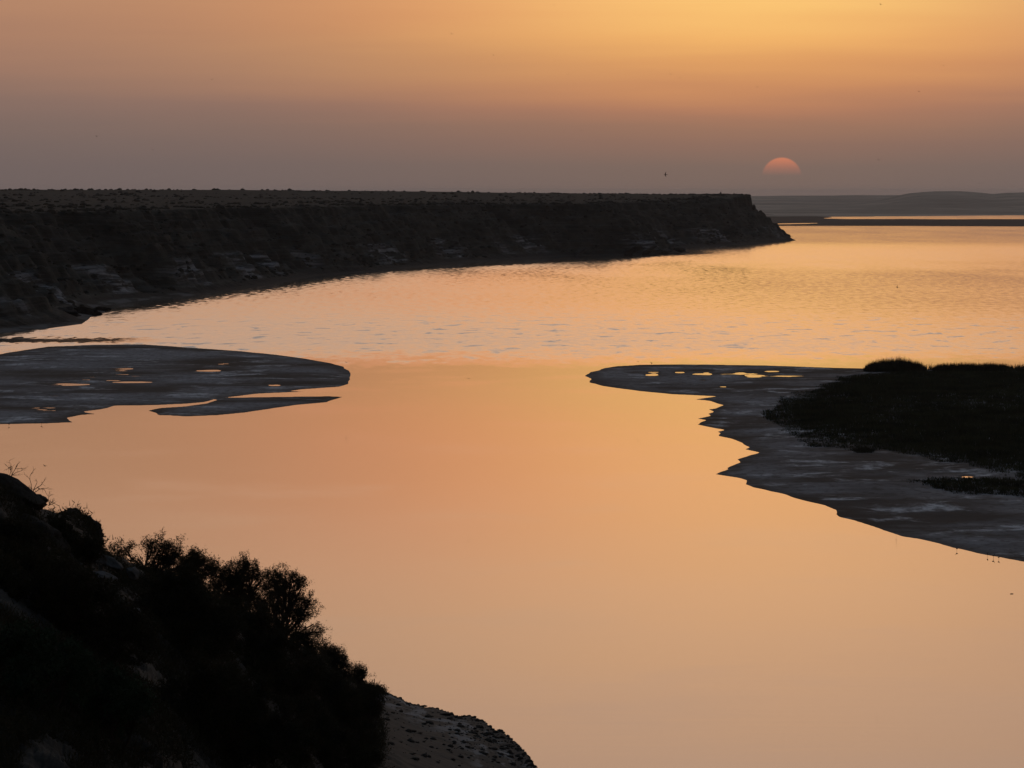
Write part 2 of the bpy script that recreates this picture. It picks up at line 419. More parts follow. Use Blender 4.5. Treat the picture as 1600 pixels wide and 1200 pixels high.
# stretches that lie almost at the water level, where thin films of water stand
WET_L = [(150, 590, 190, 20), (330, 572, 110, 14), (420, 603, 90, 7), (60, 640, 90, 12)]
WET_R = [(1130, 582, 120, 10), (1230, 588, 70, 8), (1480, 742, 60, 5)]
def mudflat(name, poly, puds, wets, pxs, pys, H, L, label):
    PX, PY = np.meshgrid(pxs, pys)
    x, y = on_level(PX, PY)
    d = poly_sd(poly, x, y)
    d = d + .9 * fbm(x * .35, y * .12, 1.0, 3) * np.clip(np.abs(d) / 1.5, .25, 1)
    z = np.where(d > 0, H * (1 - np.exp(-np.maximum(d, 0) / L)), np.maximum(d * .12, -.5))
    bumps = fbm(x * .10, y * .03, 3.0, 4)
    z += np.where(d > 0, sstep(d, 0, 7) * (.05 * bumps + .02 * fbm(x * .6, y * .25, 5.0, 3)), 0)
    film = .052 * fbm(x * .22, y * .30, 21.0, 4, .6)
    for cx, cy, rx, ry in wets:
        t = np.exp(-(((PX - cx) / rx) ** 2 + ((PY - cy) / ry) ** 2) * 1.2) * sstep(d, 1.0, 5.0)
        z = z * (1 - t) + (.036 + film) * t
    for cx, cy, rx, ry in puds:
        e = ((PX - cx) / rx) ** 2 + ((PY - cy) / ry) ** 2
        e = e + 1.1 * fbm(x * .30 + cx, y * .30, 2.0, 4, .6)
        t = np.exp(-np.maximum(e - .35, 0) * .6)
        z = np.where(d > 1.2, z * (1 - t) + (-.05) * t + .028 * sstep(e, .8, 2.0) * t, z)
    V = np.stack([x.ravel(), y.ravel(), z.ravel()], 1)
    Fc = grid_faces(*PX.shape, keep=(z.ravel() > -.3))
    V, Fc = compact(V, Fc)
    link(name, mesh_from(name, V, Fc), M_mud, kind='structure', label=label)
    return
mudflat('tidal_mudflat', LEFT, PUD_L, WET_L, np.arange(-420, 560, 1.7), np.concatenate([np.arange(530, 640, .55), np.arange(640, 680, .8)]), .16, 6.0,
        'low wet mudflat with a curled spit, under the cliff')
mudflat('tidal_mudflat', RIGHT, PUD_R, WET_R, np.concatenate([np.arange(900, 1320, 1.5), np.arange(1320, 2080, 4)]),
        np.concatenate([np.arange(562, 625, .5), np.arange(625, 950, .9)]), .20, 5.0, 'grey tidal mudflat with scalloped edge round the marsh')

# ------------------------------------------------------------------ headland with cliff and plateau
SH = np.array([(300, -260), (620, -170), (860, -118), (940, -108), (980, -101), (1012, -97), (1050, -99), (1080, -101), (1110, -100.5), (1126, -102), (1150, -107), (1190, -106),
               (1246, -99.5), (1308, -88), (1395, -80), (1483, -74), (1595, -68), (1671, -48), (1760, -37), (1847, -26), (1968, 0), (2085, 30), (2117, 60), (2135, 79),
               (2165, 86.5), (2185, 84), (2230, 78), (2366, 92), (2478, 124), (2568, 146), (2660, 164), (2720, 172), (2745, 172), (2790, 162), (2880, 140), (3050, 70), (3500, -150),
               (4500, -700), (6000, -1500), (9000, -3200)], float)
def shore_x(y): return np.interp(y, SH[:, 0], SH[:, 1])
def headland_z(t, y):
    """height at t metres inland of the waterline"""
    tip = sstep(y, 2450, 2700) * (1 - sstep(y, 3000, 3400))
    lowpoint = np.exp(-((y - 1085) / 55.0) ** 2)             # the low rocky point near the left mudflat
    spur = np.exp(-((y - 2140) / 35.0) ** 2)
    g = fbm(y * .022, np.zeros_like(y), 4.0, 5, .6) + .35 * np.abs(fbm(y * .06, t * .02, 9.0, 3))
    tt = t - (5.0 * g + 2.6 * fbm(y * .11, t * .10, 8.0, 3)) * sstep(t, 2.5, 14) * (1 - .6 * tip)
    tt = tt - 9.0 * lowpoint * sstep(t, 3, 20) - 4 * spur * sstep(t, 2, 10)
    a = np.array([-12, -3, 0, 3, 5, 8, 14, 20, 26, 31, 33.0, 34.6, 36, 60])
    zb = np.array([-2.4, -1.2, 0, .45, 1.3, 3.2, 7.6, 12.0, 16.2, 19.2, 20.4, 22.8, 23.8, 24.8])
    zt = np.array([-2.4, -1.4, 0, .9, 2.6, 5.0, 10.0, 15.5, 19.0, 20.4, 25.0, 27.0, 27.3, 27.6])
    at = np.array([-12, -3, 0, 2, 5, 8, 14, 20, 25.5, 27.5, 28.0, 28.8, 30, 60])
    z = np.interp(tt, a, zb) * (1 - tip) + np.interp(tt, at, zt) * tip
    # ledges
    led = sstep(z, 1.5, 4) * (1 - sstep(z, 21, 23))
    z = z + led * (.75 * np.sin(z * 1.7 + 2 * g) + .6 * fbm(y * .3, t * .3, 2.0, 3))
    ins = sstep(t, 38, 400)
    z = z + 2.9 * ins + (.45 * fbm(y * .004, t * .006, 16.0, 2)) * sstep(t, 60, 300) + .35 * fbm(y * .01, t * .01, 6.0, 3) * sstep(t, 34, 80)
    z = z + .12 * fbm(y * .2, t * .2, 6.0, 2) * sstep(t, 34, 60)
    return z
ys = np.concatenate([np.arange(560, 900, 4), np.arange(900, 2800, 1.25), 2800 + np.cumsum(np.linspace(1.5, 60, 170))])
ts = np.concatenate([np.arange(-8, 2, .8), np.arange(2, 44, .55), 44 + np.cumsum(np.linspace(.8, 150, 42))])
T, YY = np.meshgrid(ts, ys)
ZZ = headland_z(T, YY)
XX = shore_x(YY) - T
XX += .8 * fbm(YY * .25, T * .05, 3.0, 3) * sstep(T, -1, 4) * (1 - sstep(T, 40, 60))
V = np.stack([XX.ravel(), YY.ravel(), ZZ.ravel()], 1)
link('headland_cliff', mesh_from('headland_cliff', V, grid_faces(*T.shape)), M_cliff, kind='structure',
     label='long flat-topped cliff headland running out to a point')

# scrub on the plateau and the slopes
def lumps(cx, cy, cz, r, hgt, seed=1):
    """low ragged cushions, one small closed cage each"""
    g = np.random.default_rng(seed)
    n = len(cx); k = 6
    ang = np.linspace(0, 2 * np.pi, k, endpoint=False)
    ring0 = np.stack([np.cos(ang), np.sin(ang), np.zeros(k) - .25], 1)
    ring1 = np.stack([.8 * np.cos(ang + .5), .8 * np.sin(ang + .5), np.zeros(k) + .62], 1)
    base = np.concatenate([ring0, ring1, [[0, 0, 1.0]]])
    P_ = base[None] * (1 + .35 * (g.random((n, 2 * k + 1, 3)) - .5))
    P_[..., 0] = P_[..., 0] * r[:, None] + cx[:, None]; P_[..., 1] = P_[..., 1] * r[:, None] + cy[:, None]; P_[..., 2] = P_[..., 2] * hgt[:, None] + cz[:, None]
    f = []
    for i in range(k):
        j = (i + 1) % k
        f += [(i, j, k + i), (j, k + j, k + i), (k + i, k + j, 2 * k)]
    f = np.array(f)
    return P_.reshape(-1, 3), (f[None] + (np.arange(n) * (2 * k + 1))[:, None, None]).reshape(-1, 3)
n = 26000
yy = 900 + 2700 * rng.random(n) ** .9
tt = np.where(rng.random(n) < .45, 5 + 40 * rng.random(n), 36 + 900 * rng.random(n) ** 1.6)
dens = fbm(yy * .02, tt * .03, 11.0, 3)
keep = (dens > -.25) & (tt > 5)
yy, tt = yy[keep], tt[keep]
zz = headland_z(tt, yy)
r = (.35 + 1.1 * rng.random(len(yy)) ** 3) * np.where(tt > 300, 1.25, 1)
Vs, Fs = lumps(shore_x(yy) - tt, yy, zz - .05, r, r * (.55 + .35 * rng.random(len(yy))), 3)
link('desert_scrub', mesh_from('desert_scrub', Vs, Fs, False), M_scrub, kind='stuff', label='low desert scrub scattered over the plateau and cliff slope', category='scrub')

# ------------------------------------------------------------------ far shore
SPIT = [(1000, 334), (1284, 334), (1300, 339.9), (1287, 340.9), (1296, 341.9), (1330, 342.6), (1400, 343), (1600, 343), (2400, 343), (2400, 355), (1600, 353.8),
        (1480, 353.2), (1400, 352.9), (1300, 352.7), (1206, 352.8), (1100, 352.8), (1100, 351.6), (1206, 351.4), (1250, 350.3), (1274, 349.3), (1276, 348.4), (1240, 348.7), (1206, 349.4), (1100, 350), (1000, 350)]
PX, PY = np.meshgrid(np.arange(1020, 2300, 3.0), np.arange(333, 357, .16))
x, y = on_level(PX, PY)
d = poly_sd(SPIT, x, y) + 3 * fbm(x * .03, y * .004, 2.0, 3)
z = np.where(d > 0, .7 * (1 - np.exp(-np.maximum(d, 0) / 10)) + .25 * fbm(x * .02, y * .004, 7.0, 3) * sstep(d, 0, 20), np.maximum(d * .15, -.8))
z += 1.2 * np.exp(-((PY - 350.2) / 1.6) ** 2) * sstep(PX, 1285, 1360) * sstep(d, 0, 14) * (.5 + .5 * (fbm(x * .02, y * .002, 4.0, 3) > -.3))
V, Fc = compact(np.stack([x.ravel(), y.ravel(), z.ravel()], 1), grid_faces(*PX.shape, keep=(z.ravel() > -.5)))
link('mud_spit', mesh_from('mud_spit', V, Fc), M_spit, kind='structure', label='low dark spit across the lagoon before the dunes')

Rx = [900, 1180, 1330, 1380, 1400, 1422, 1440, 1460, 1500, 1520, 1550, 1575, 1600, 1640, 1700, 1800, 2300]
Ry = [309, 309, 313, 309, 306, 302, 300, 299, 299.5, 301, 303.5, 301, 300, 302.5, 306, 303, 304]
pxs = np.arange(930, 2300, 3.0)
Ds = np.concatenate([[5150, 5230], np.linspace(5300, 13500, 120)])
PX, DD = np.meshgrid(pxs, Ds)
dw = np.interp(PX, [900, 1290, 1400, 1600, 2300], [5000, 5150, 5280, 5480, 5560])
zr = CAM_H - 8600 * (np.interp(PX, Rx, Ry) - 298) / F
xx = colx(PX, DD)
u_ = DD - dw
base = .9 * sstep(u_, -20, 60) + 3.5 * sstep(u_, 300, 1800) + 2.0 * fbm(xx * .006, DD * .002, 1.0, 4) * sstep(u_, 200, 1500)
ridge = (zr - 5) * np.exp(-((DD - 8600) / 1100.0) ** 2) * sstep(PX, 1290, 1420)
zf = CAM_H - 12600 * (306 - 298) / F
back_r = (zf - 5) * sstep(DD, 7800, 12600)
z = base + np.maximum(ridge + .8 * fbm(xx * .01, DD * .003, 9.0, 4) * sstep(DD, 6500, 8000), back_r + .5 * fbm(xx * .004, DD * .001, 3.0, 3) * sstep(DD, 9000, 12000))
z = np.where(u_ < -10, -1.0, z)
link('far_dunes', mesh_from('far_dunes', np.stack([xx.ravel(), DD.ravel(), z.ravel()], 1), grid_faces(*PX.shape)), M_far, kind='structure',
     label='hazy dunes and low hills on the far shore')

# ------------------------------------------------------------------ foreground hillside and beach
KP = [-2200, -400, 0, 40, 73, 112, 140, 165, 172, 230, 340, 450, 500, 570, 590, 640, 700, 740, 780, 810, 828, 836, 870, 960, 1200, 2800]
KY = [700, 700, 758, 785, 800, 808, 826, 864, 868, 888, 935, 1000, 1030, 1072, 1078, 1098, 1113, 1125, 1145, 1165, 1184, 1200, 1255, 1380, 1500, 1560]
KD = [118, 126, 135, 138, 140, 145, 148, 150, 152, 160, 178, 206, 232, 266, 0, 0, 0, 0, 0, 0, 0, 0, 0, 0, 0, 0]
KN = [80, 88, 95, 95, 96, 98, 100, 101, 102, 105, 120, 142, 158, 188, 194, 206, 216, 222, 228, 231, 229, 226, 214, 180, 140, 125]
KD = [dd if dd else CAM_H * F / (yy_ - 298) for dd, yy_ in zip(KD, KY)]
def slope_grid(PX, u):
    """u: 0..1 bottom of the view to the skyline, 1..2 falling away behind, -1..0 down to the foot of the camera's bluff"""
    Dsky = np.interp(PX, KP, KD); Ysky = np.interp(PX, KP, KY); Dn = np.interp(PX, KP, KN)
    zs = np.maximum(CAM_H - Dsky * (Ysky - 298) / F, -.02)
    zn = np.maximum(CAM_H - Dn * 905 / F, .0) - .15
    beach = sstep(PX, 560, 620)
    zn = zn * (1 - beach) + np.minimum(zn, np.interp(PX, [560, 700, 836, 3000], [5.6, 2.2, .35, .4])) * beach
    v = np.clip(u, 0, 1)
    D = Dn + (Dsky - Dn) * v
    z = zn + (zs - zn) * v
    D = D + beach * v * (1.5 * fbm(PX * .035, 0 * PX, 3.0, 4, .6))
    # behind the skyline
    b_ = np.clip(u - 1, 0, 1)
    drop = b_ * (zs + 1.6) * 1.0
    D = D + b_ * ((zs + 1.6) * 1.7 + 6 * beach); z = z - drop
    # towards the camera
    q = np.clip(-u, 0, 1)
    Dq = Dn * (1 - q) - 6 * q
    lim = np.interp(Dq, [-8, 3, 8, 25, 60, 400], [28.3, 28.2, 25.5, 20.0, 10.0, -2.0])
    lim = np.minimum(lim, CAM_H - np.maximum(Dq, 0) * .16 - 1.3)
    z = np.where(u < 0, zn * (1 - sstep(q, 0, .45)) + lim * sstep(q, 0, .45), z)
    D = np.where(u < 0, Dq, D)
    return D, z
def slope_noise(x, D, z, PX):
    hillm = sstep(z, 1.5, 6)
    return hillm * (.30 * fbm(x * .16, D * .10, 2.0, 4) + .20 * fbm(x * 1.1, D * 1.1, 3.0, 4, .6)) + (1 - hillm) * .06 * fbm(x * .35, D * .15, 5.0, 4) * sstep(z, .0, .3)
pxs = np.concatenate([np.arange(-2200, -60, 25), np.arange(-60, 900, 2.4), np.arange(900, 2800, 25)])
us = np.concatenate([np.linspace(-1, -.02, 24), np.linspace(0, .9, 110), np.linspace(.905, 1.1, 60), np.linspace(1.13, 2, 20)])
PX, U = np.meshgrid(pxs, us)
D, z = slope_grid(PX, U)
x = colx(PX, np.maximum(D, 25))
z = z + slope_noise(x, D, z, PX) * np.where(U < 0, sstep(D, 20, 70), 1) * (1 - .7 * sstep(U, .86, .97))
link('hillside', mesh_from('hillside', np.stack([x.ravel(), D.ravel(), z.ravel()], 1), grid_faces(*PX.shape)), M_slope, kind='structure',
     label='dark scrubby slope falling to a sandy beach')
def slope_z(px, D):
    Dsky = np.interp(px, KP, KD); Dn = np.interp(px, KP, KN)
    u = (D - Dn) / (Dsky - Dn)
    u = np.where(u > 1, 1 + (D - Dsky) / (np.maximum(CAM_H - Dsky * (np.interp(px, KP, KY) - 298) / F, 0) + 1.6) / 1.7, u)
    D2, z = slope_grid(px, u)
    return z + slope_noise(colx(px, D), D, z, px)

# ------------------------------------------------------------------ rocks
def rock_mesh(name, size, seed, sub=3, sharp=.35, rough=.16):
    import bmesh
    bm = bmesh.new(); bmesh.ops.create_icosphere(bm, subdivisions=sub, radius=1.0)
    P_ = np.array([v.co[:] for v in bm.verts])
    g = np.random.default_rng(seed)
    for _ in range(11):                                  # cut flat faces
        nrm = g.normal(size=3); nrm /= np.linalg.norm(nrm); h = .55 + .3 * g.random()
        dd = P_ @ nrm; ov = np.maximum(dd - h, 0); P_ = P_ - ov[:, None] * nrm * (1 - sharp * .2)
    nn = fbm(P_[:, 0] * 1.7 + seed, P_[:, 1] * 1.7, P_[:, 2] * 1.7, 4, .55)
    P_ = P_ * (1 + rough * nn)[:, None]
    P_ = P_ * np.array(size)[None]
    for v, c in zip(bm.verts, P_): v.co = c
    me = bpy.data.meshes.new(name); bm.to_mesh(me); bm.free()
    for p_ in me.polygons: p_.use_smooth = False
    return me
def rock(px, py, D, size, rot, m, seed, label, name='rock', sub=4, **kw):
    """px, py: where its centre is seen; size: half extents in metres"""
    x_, y_, z_ = at_dist(px, py, D)
    o = link(name, rock_mesh(name, size, seed, sub, **kw), m, label=label, category='rock')
    o.location = (float(x_), float(y_), float(z_)); o.rotation_euler = rot
    return o
U1 = 1 / F
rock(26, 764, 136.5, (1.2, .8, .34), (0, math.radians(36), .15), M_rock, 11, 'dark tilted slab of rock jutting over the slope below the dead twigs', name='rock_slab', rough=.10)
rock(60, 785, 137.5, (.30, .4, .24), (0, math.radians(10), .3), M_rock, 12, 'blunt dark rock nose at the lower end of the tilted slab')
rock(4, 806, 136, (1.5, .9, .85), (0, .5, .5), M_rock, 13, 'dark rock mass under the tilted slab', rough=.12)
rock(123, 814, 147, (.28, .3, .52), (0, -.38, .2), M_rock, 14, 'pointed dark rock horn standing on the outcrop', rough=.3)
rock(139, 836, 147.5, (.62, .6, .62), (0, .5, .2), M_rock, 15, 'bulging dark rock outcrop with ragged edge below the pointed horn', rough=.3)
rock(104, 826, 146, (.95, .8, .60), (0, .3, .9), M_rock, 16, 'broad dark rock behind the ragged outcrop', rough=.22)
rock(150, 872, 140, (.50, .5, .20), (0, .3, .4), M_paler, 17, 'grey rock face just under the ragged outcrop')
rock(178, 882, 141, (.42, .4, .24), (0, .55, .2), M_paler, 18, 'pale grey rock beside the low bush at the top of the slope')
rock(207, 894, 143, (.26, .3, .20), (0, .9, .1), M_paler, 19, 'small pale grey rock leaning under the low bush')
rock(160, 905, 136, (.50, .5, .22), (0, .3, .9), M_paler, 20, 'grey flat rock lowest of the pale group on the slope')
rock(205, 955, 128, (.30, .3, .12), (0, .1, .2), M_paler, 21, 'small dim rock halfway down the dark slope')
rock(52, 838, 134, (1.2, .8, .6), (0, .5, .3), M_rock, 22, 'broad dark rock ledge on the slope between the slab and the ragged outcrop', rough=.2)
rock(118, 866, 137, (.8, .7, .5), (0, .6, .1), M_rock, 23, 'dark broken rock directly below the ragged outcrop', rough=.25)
# fallen blocks on the headland
rock(1177, 324, 2690, (1.5, 2, 1.8), (0, .2, .3), M_rock, 31, 'block of caprock fallen just below the cliff top at the point', name='boulder', sub=3)
rock(1063, 390, 2140, (3.2, 4, 1.6), (0, .2, .4), M_rock, 32, 'dark boulder at the tip of the lower rocky spur', name='boulder', sub=3, rough=.3)
rock(1040, 392.5, 2128, (4.5, 5, 1.1), (0, .05, .1), M_rock, 33, 'low dark boulder pile behind the tip of the lower spur', name='boulder', sub=3, rough=.3)
for k_, (a_, b_, d_, sz_, lb_) in enumerate([
        (22, 494, 1010, (5.0, 4.0, 2.4), 'dark boulder heap at the foot of the cliff nearest the picture edge'),
        (66, 493, 1030, (4.2, 4.0, 1.7), 'dark boulder second along the low rocky point under the cliff'),
        (104, 490, 1055, (3.6, 4.0, 1.6), 'dark boulder in the middle of the low rocky point under the cliff'),
        (134, 487, 1085, (3.0, 4.0, 1.5), 'dark boulder near the end of the low rocky point'),
        (153, 484.5, 1120, (2.0, 3.0, .8), 'small dark boulder at the very tip of the low rocky point'),
        (985, 393, 2110, (5.0, 5.0, 1.4), 'dark boulder on the shelf of the lower spur, farthest from its tip'),
        (1014, 392.5, 2118, (4.0, 5.0, 1.3), 'dark boulder on the shelf of the lower spur, between two others'),
        (905, 396, 2075, (4.0, 5.0, 1.2), 'low dark boulder on the shore before the lower spur')]):
    rock(a_, b_, d_, sz_, (0, .1 * k_, .5 * k_), M_rock, 200 + k_, lb_, name='boulder', sub=3, rough=.34)
rock(1228, 367, 2725, (3.6, 4, 1.0), (0, .2, .2), M_rock, 34, 'dark boulder on the shore at the very end of the cliff point', name='boulder', sub=3, rough=.3)
rock(1126, 301.5, 2700, (.55, .55, 1.15), (0, .05, .2), M_rock, 35, 'small cairn-like stone standing on the cliff edge', name='standing_stone', sub=3)
rock(1147, 303, 2700, (.6, .5, .6), (0, .05, .7), M_rock, 36, 'small low stone on the cliff edge near the point', name='standing_stone', sub=3)

# ------------------------------------------------------------------ bushes
def tube(pts, r0, r1, k=4):
    pts = np.asarray(pts, float); n_ = len(pts)
    V_, F_ = [], []
    for i, p_ in enumerate(pts):
        t = pts[min(i + 1, n_ - 1)] - pts[max(i - 1, 0)]; t = t / (np.linalg.norm(t) + 1e-9)
        a = np.cross(t, [.3, .9, .1]); a /= np.linalg.norm(a) + 1e-9; b_ = np.cross(t, a)
        rr = r0 + (r1 - r0) * i / (n_ - 1)
        for j in range(k):
            an = 2 * math.pi * j / k
            V_.append(p_ + rr * (math.cos(an) * a + math.sin(an) * b_))
    for i in range(n_ - 1):
        for j in range(k):
            F_.append((i * k + j, i * k + (j + 1) % k, (i + 1) * k + (j + 1) % k, (i + 1) * k + j))
    return np.array(V_), np.array(F_)
def join(parts):
    V_, F_, o_ = [], [], 0
    for a, b_ in parts:
        V_.append(a); F_.append(b_ + o_); o_ += len(a)
    return np.concatenate(V_), np.concatenate(F_)
def sprays(C, n_leaf, ln, wd, g, up=.5):
    """feathery leaf sprays: n_leaf thin triangles round every centre"""
    n_ = len(C)
    c = np.repeat(C, n_leaf, 0)
    d_ = g.normal(size=(n_ * n_leaf, 3)); d_[:, 2] += up; d_ /= np.linalg.norm(d_, axis=1)[:, None]
    off = g.normal(size=(n_ * n_leaf, 3)) * ln * .75
    s = np.cross(d_, g.normal(size=d_.shape)); s /= np.linalg.norm(s, axis=1)[:, None]
    L_ = ln * (.5 + g.random((len(c), 1))); W_ = wd * (.6 + .8 * g.random((len(c), 1)))
    p0 = c + off
    V_ = np.stack([p0 - s * W_ * .5, p0 + s * W_ * .5, p0 + d_ * L_], 1).reshape(-1, 3)
    return V_, np.arange(len(V_)).reshape(-1, 3)
def bush(name, base, blobs, n_c, label, leaf=M_tam, seed=1, ln=.16, wd=.035, n_leaf=12, trunks=5, depth=.75, group=None, dense=1.0):
    """base: (px, D) of its foot; blobs: (px, py, radius) of the leafy masses as seen; every mass gets its own depth"""
    g = np.random.default_rng(seed)
    bpx, D0 = base
    bx, by = float(colx(bpx, D0)), float(D0)
    bz = float(slope_z(np.array([float(bpx)]), np.array([float(D0)]))[0]) - .1
    root = empty(name, (bx, by, bz), label=label, category='bush')
    if group: root['group'] = group
    o3 = np.array([bx, by, bz])
    B_ = []
    for (px_, py_, r_) in blobs:
        dd = D0 + (g.random() - .5) * 1.6
        c = np.array([float(q) for q in at_dist(px_, py_, dd)]); B_.append((c, r_ * D0 / F))
    vol = np.array([b_[1] ** 2.4 for b_ in B_]); vol /= vol.sum()
    cs = []
    for (c, r_), v_ in zip(B_, vol):
        m_ = max(6, int(n_c * v_ / 5 * dense))
        p_ = g.normal(size=(m_ * 3, 3)); p_ /= np.linalg.norm(p_, axis=1)[:, None]
        p_ *= (g.random(len(p_)) ** .42)[:, None]
        q = c + p_ * r_ * np.array([1.05, depth, 1.0])
        nz = fbm(q[:, 0] * 1.9 + seed, q[:, 1] * 1.9, q[:, 2] * 1.9, 3)
        q = q[nz > -.05][:m_]
        cs.append(q)
    C = np.concatenate(cs)
    # every twig end arches out and carries a row of sprays
    ctr = np.array([b_[0] for b_ in B_])
    near_b = ((C[:, None] - ctr[None]) ** 2).sum(2).argmin(1)
    outd = C - ctr[near_b] + np.array([0, 0, .25]); outd /= np.linalg.norm(outd, axis=1)[:, None] + 1e-6
    outd = outd + g.normal(size=outd.shape) * .55
    outd /= np.linalg.norm(outd, axis=1)[:, None]
    TL = .16 + .30 * g.random(len(C)) ** 1.5
    rows = [C + outd * (TL * q)[:, None] + np.array([0, 0, .10]) * q - np.array([0, 0, .22]) * q * q * TL[:, None] for q in (0, .3, .55, .8, 1.0)]
    Vl, Fl = sprays(np.concatenate(rows), n_leaf, ln, wd, g, .2)
    link('crown', mesh_from('crown', Vl - o3, Fl, False), leaf, root)
    parts = []
    feet = [o3 + np.array([(g.random() - .5) * .5, (g.random() - .5) * .5, -.05]) for _ in range(trunks)]
    for i, (c, r_) in enumerate(B_):
        f = feet[i % trunks]
        mid = (f + c) / 2 + g.normal(size=3) * .12 * np.linalg.norm(c - f); mid[2] = max(mid[2], min(f[2], c[2]))
        ts_ = np.linspace(0, 1, 7)[:, None]
        pts = (1 - ts_) ** 2 * f + 2 * ts_ * (1 - ts_) * mid + ts_ ** 2 * c
        parts.append(tube(pts, .055, .025))
        near_c = C[np.linalg.norm(C - c, axis=1) < r_ * 1.2]
        for q in near_c[g.permutation(len(near_c))[:26]]:
            s_ = pts[g.integers(3, 7)]
            m2 = (s_ + q) / 2 + g.normal(size=3) * .08 * np.linalg.norm(q - s_)
            parts.append(tube([s_, m2, q], .016, .006, 3) if False else tube([s_, m2, q], .016, .006, 4))
    Vt, Ft = join(parts)
    link('trunk', mesh_from('trunk', Vt - o3, Ft), M_bark, root)
    return root

G = 'tamarisk bushes along the crest of the slope'
bush('tamarisk_bush', (225, 160), [(182, 867, 12), (198, 866, 14), (215, 872, 18), (232, 864, 15), (248, 860, 16), (262, 866, 17), (278, 866, 16), (292, 880, 18), (308, 890, 18), (322, 902, 18), (300, 872, 12), (316, 884, 13), (332, 894, 13), (265, 890, 24), (300, 912, 24)],
     1500, 'long low bush on the crest right beside the ragged rock outcrop', seed=2, ln=.075, wd=.026, n_leaf=11, trunks=6, dense=1.5)
bush('tamarisk_bush', (372, 180), [(345, 900, 13), (334, 905, 16), (352, 892, 10), (382, 900, 16), (408, 906, 13), (356, 908, 16), (370, 897, 16), (384, 888, 14), (396, 886, 12), (390, 902, 18), (376, 920, 22), (350, 930, 20), (400, 925, 22), (330, 930, 20), (366, 950, 26), (400, 960, 26)],
     1900, 'airy tamarisk bush on the crest, left of the tallest one', seed=3, ln=.08, wd=.028, n_leaf=11, trunks=5, dense=1.7)
bush('tamarisk_bush', (440, 200), [(437, 893, 9), (418, 902, 12), (428, 905, 13), (455, 918, 14), (466, 935, 15), (445, 908, 12), (462, 912, 13), (470, 922, 12), (448, 928, 18), (425, 930, 18), (472, 940, 16), (455, 952, 20), (478, 962, 15), (490, 975, 11), (430, 965, 20),
      (455, 900, 10), (437, 918, 14), (482, 946, 14), (497, 988, 11), (492, 1004, 14), (468, 982, 20), (484, 992, 13), (440, 1000, 22), (412, 950, 18), (415, 990, 22), (470, 1012, 20), (448, 1030, 24)],
     3000, 'tallest airy tamarisk bush on the crest with light showing through', seed=4, ln=.08, wd=.028, n_leaf=11, dense=1.4, trunks=5)
bush('tamarisk_bush', (520, 232), [(505, 1018, 11), (516, 1016, 10), (528, 1024, 11), (520, 1032, 14), (536, 1036, 11), (505, 1040, 14), (528, 1048, 14), (541, 1050, 10), (500, 1062, 18), (525, 1066, 16)],
     1500, 'small airy tamarisk bush halfway between the tallest bush and the beach', seed=5, ln=.085, wd=.03, n_leaf=11, dense=1.4, trunks=4)
bush('tamarisk_bush', (562, 250), [(560, 1050, 8), (568, 1053, 7), (564, 1060, 8), (555, 1058, 6)],
     330, 'lone little round bush at the foot of the crest above the beach', seed=6, ln=.08, wd=.03, n_leaf=10, dense=1.3, trunks=3)
G2 = 'dark bushes on the slope'
dark = [((275, 140), [(250, 945, 40), (290, 935, 38), (325, 965, 42), (280, 985, 50), (230, 985, 40), (330, 1010, 45)], 'dark bush in the shade below the low crest bush'),
        ((400, 165), [(380, 985, 40), (420, 1010, 42), (455, 1045, 40), (400, 1050, 48), (365, 1040, 42), (440, 1085, 45)], 'dark bush in front of the tallest tamarisk'),
        ((500, 195), [(480, 1060, 30), (510, 1085, 32), (535, 1095, 26), (500, 1120, 36), (545, 1125, 28), (520, 1155, 36), (558, 1160, 24)], 'dark bush below the small airy one, next to the beach'),
        ((575, 208), [(570, 1088, 13), (585, 1095, 12), (560, 1100, 16), (575, 1112, 14), (590, 1110, 8)], 'low dark bush spilling onto the upper edge of the beach'),
        ((330, 125), [(300, 1080, 55), (350, 1095, 55), (400, 1130, 55), (340, 1160, 60), (440, 1165, 50), (280, 1150, 50)], 'broad black-looking bush low on the slope'),
        ((480, 165), [(470, 1140, 42), (500, 1170, 45), (450, 1185, 45), (540, 1190, 32), (575, 1200, 22)], 'dark bush at the slope foot where the beach begins'),
        ((70, 118), [(40, 900, 45), (90, 920, 45), (140, 950, 45), (60, 960, 55), (190, 1000, 45), (120, 1000, 50)], 'wide dark bush spreading over the middle of the slope left side')]
dark += [((100, 137), [(78, 838, 20), (100, 846, 24), (125, 862, 22), (95, 868, 26), (60, 850, 24)], 'dark low bush between the tilted slab and the ragged outcrop'),
         ((15, 125), [(0, 850, 30), (25, 862, 30), (50, 880, 28), (5, 885, 30)], 'leftmost dark bush, close under the rock mass below the tilted slab')]
for i, (b_, bl, lb) in enumerate(dark):
    bush('shrub', b_, bl, {3: 380, 7: 800, 8: 900}.get(i, 2000), lb, seed=20 + i, ln=.11, wd=.05, n_leaf=12, trunks=4, dense=1.6)
bush('shrub', (60, 104), [(20, 1020, 34), (60, 1035, 36), (100, 1055, 36), (60, 1065, 36)], 1500, 'green leafy bush near the lower corner of the slope', leaf=M_tamg, seed=40, ln=.10, wd=.05, trunks=4)
bush('shrub', (180, 106), [(140, 1075, 30), (175, 1095, 32), (210, 1115, 28), (170, 1120, 30)], 1200, 'second green leafy bush, lower down the slope beside the bare ground', leaf=M_tamg, seed=41, ln=.10, wd=.05, trunks=4)

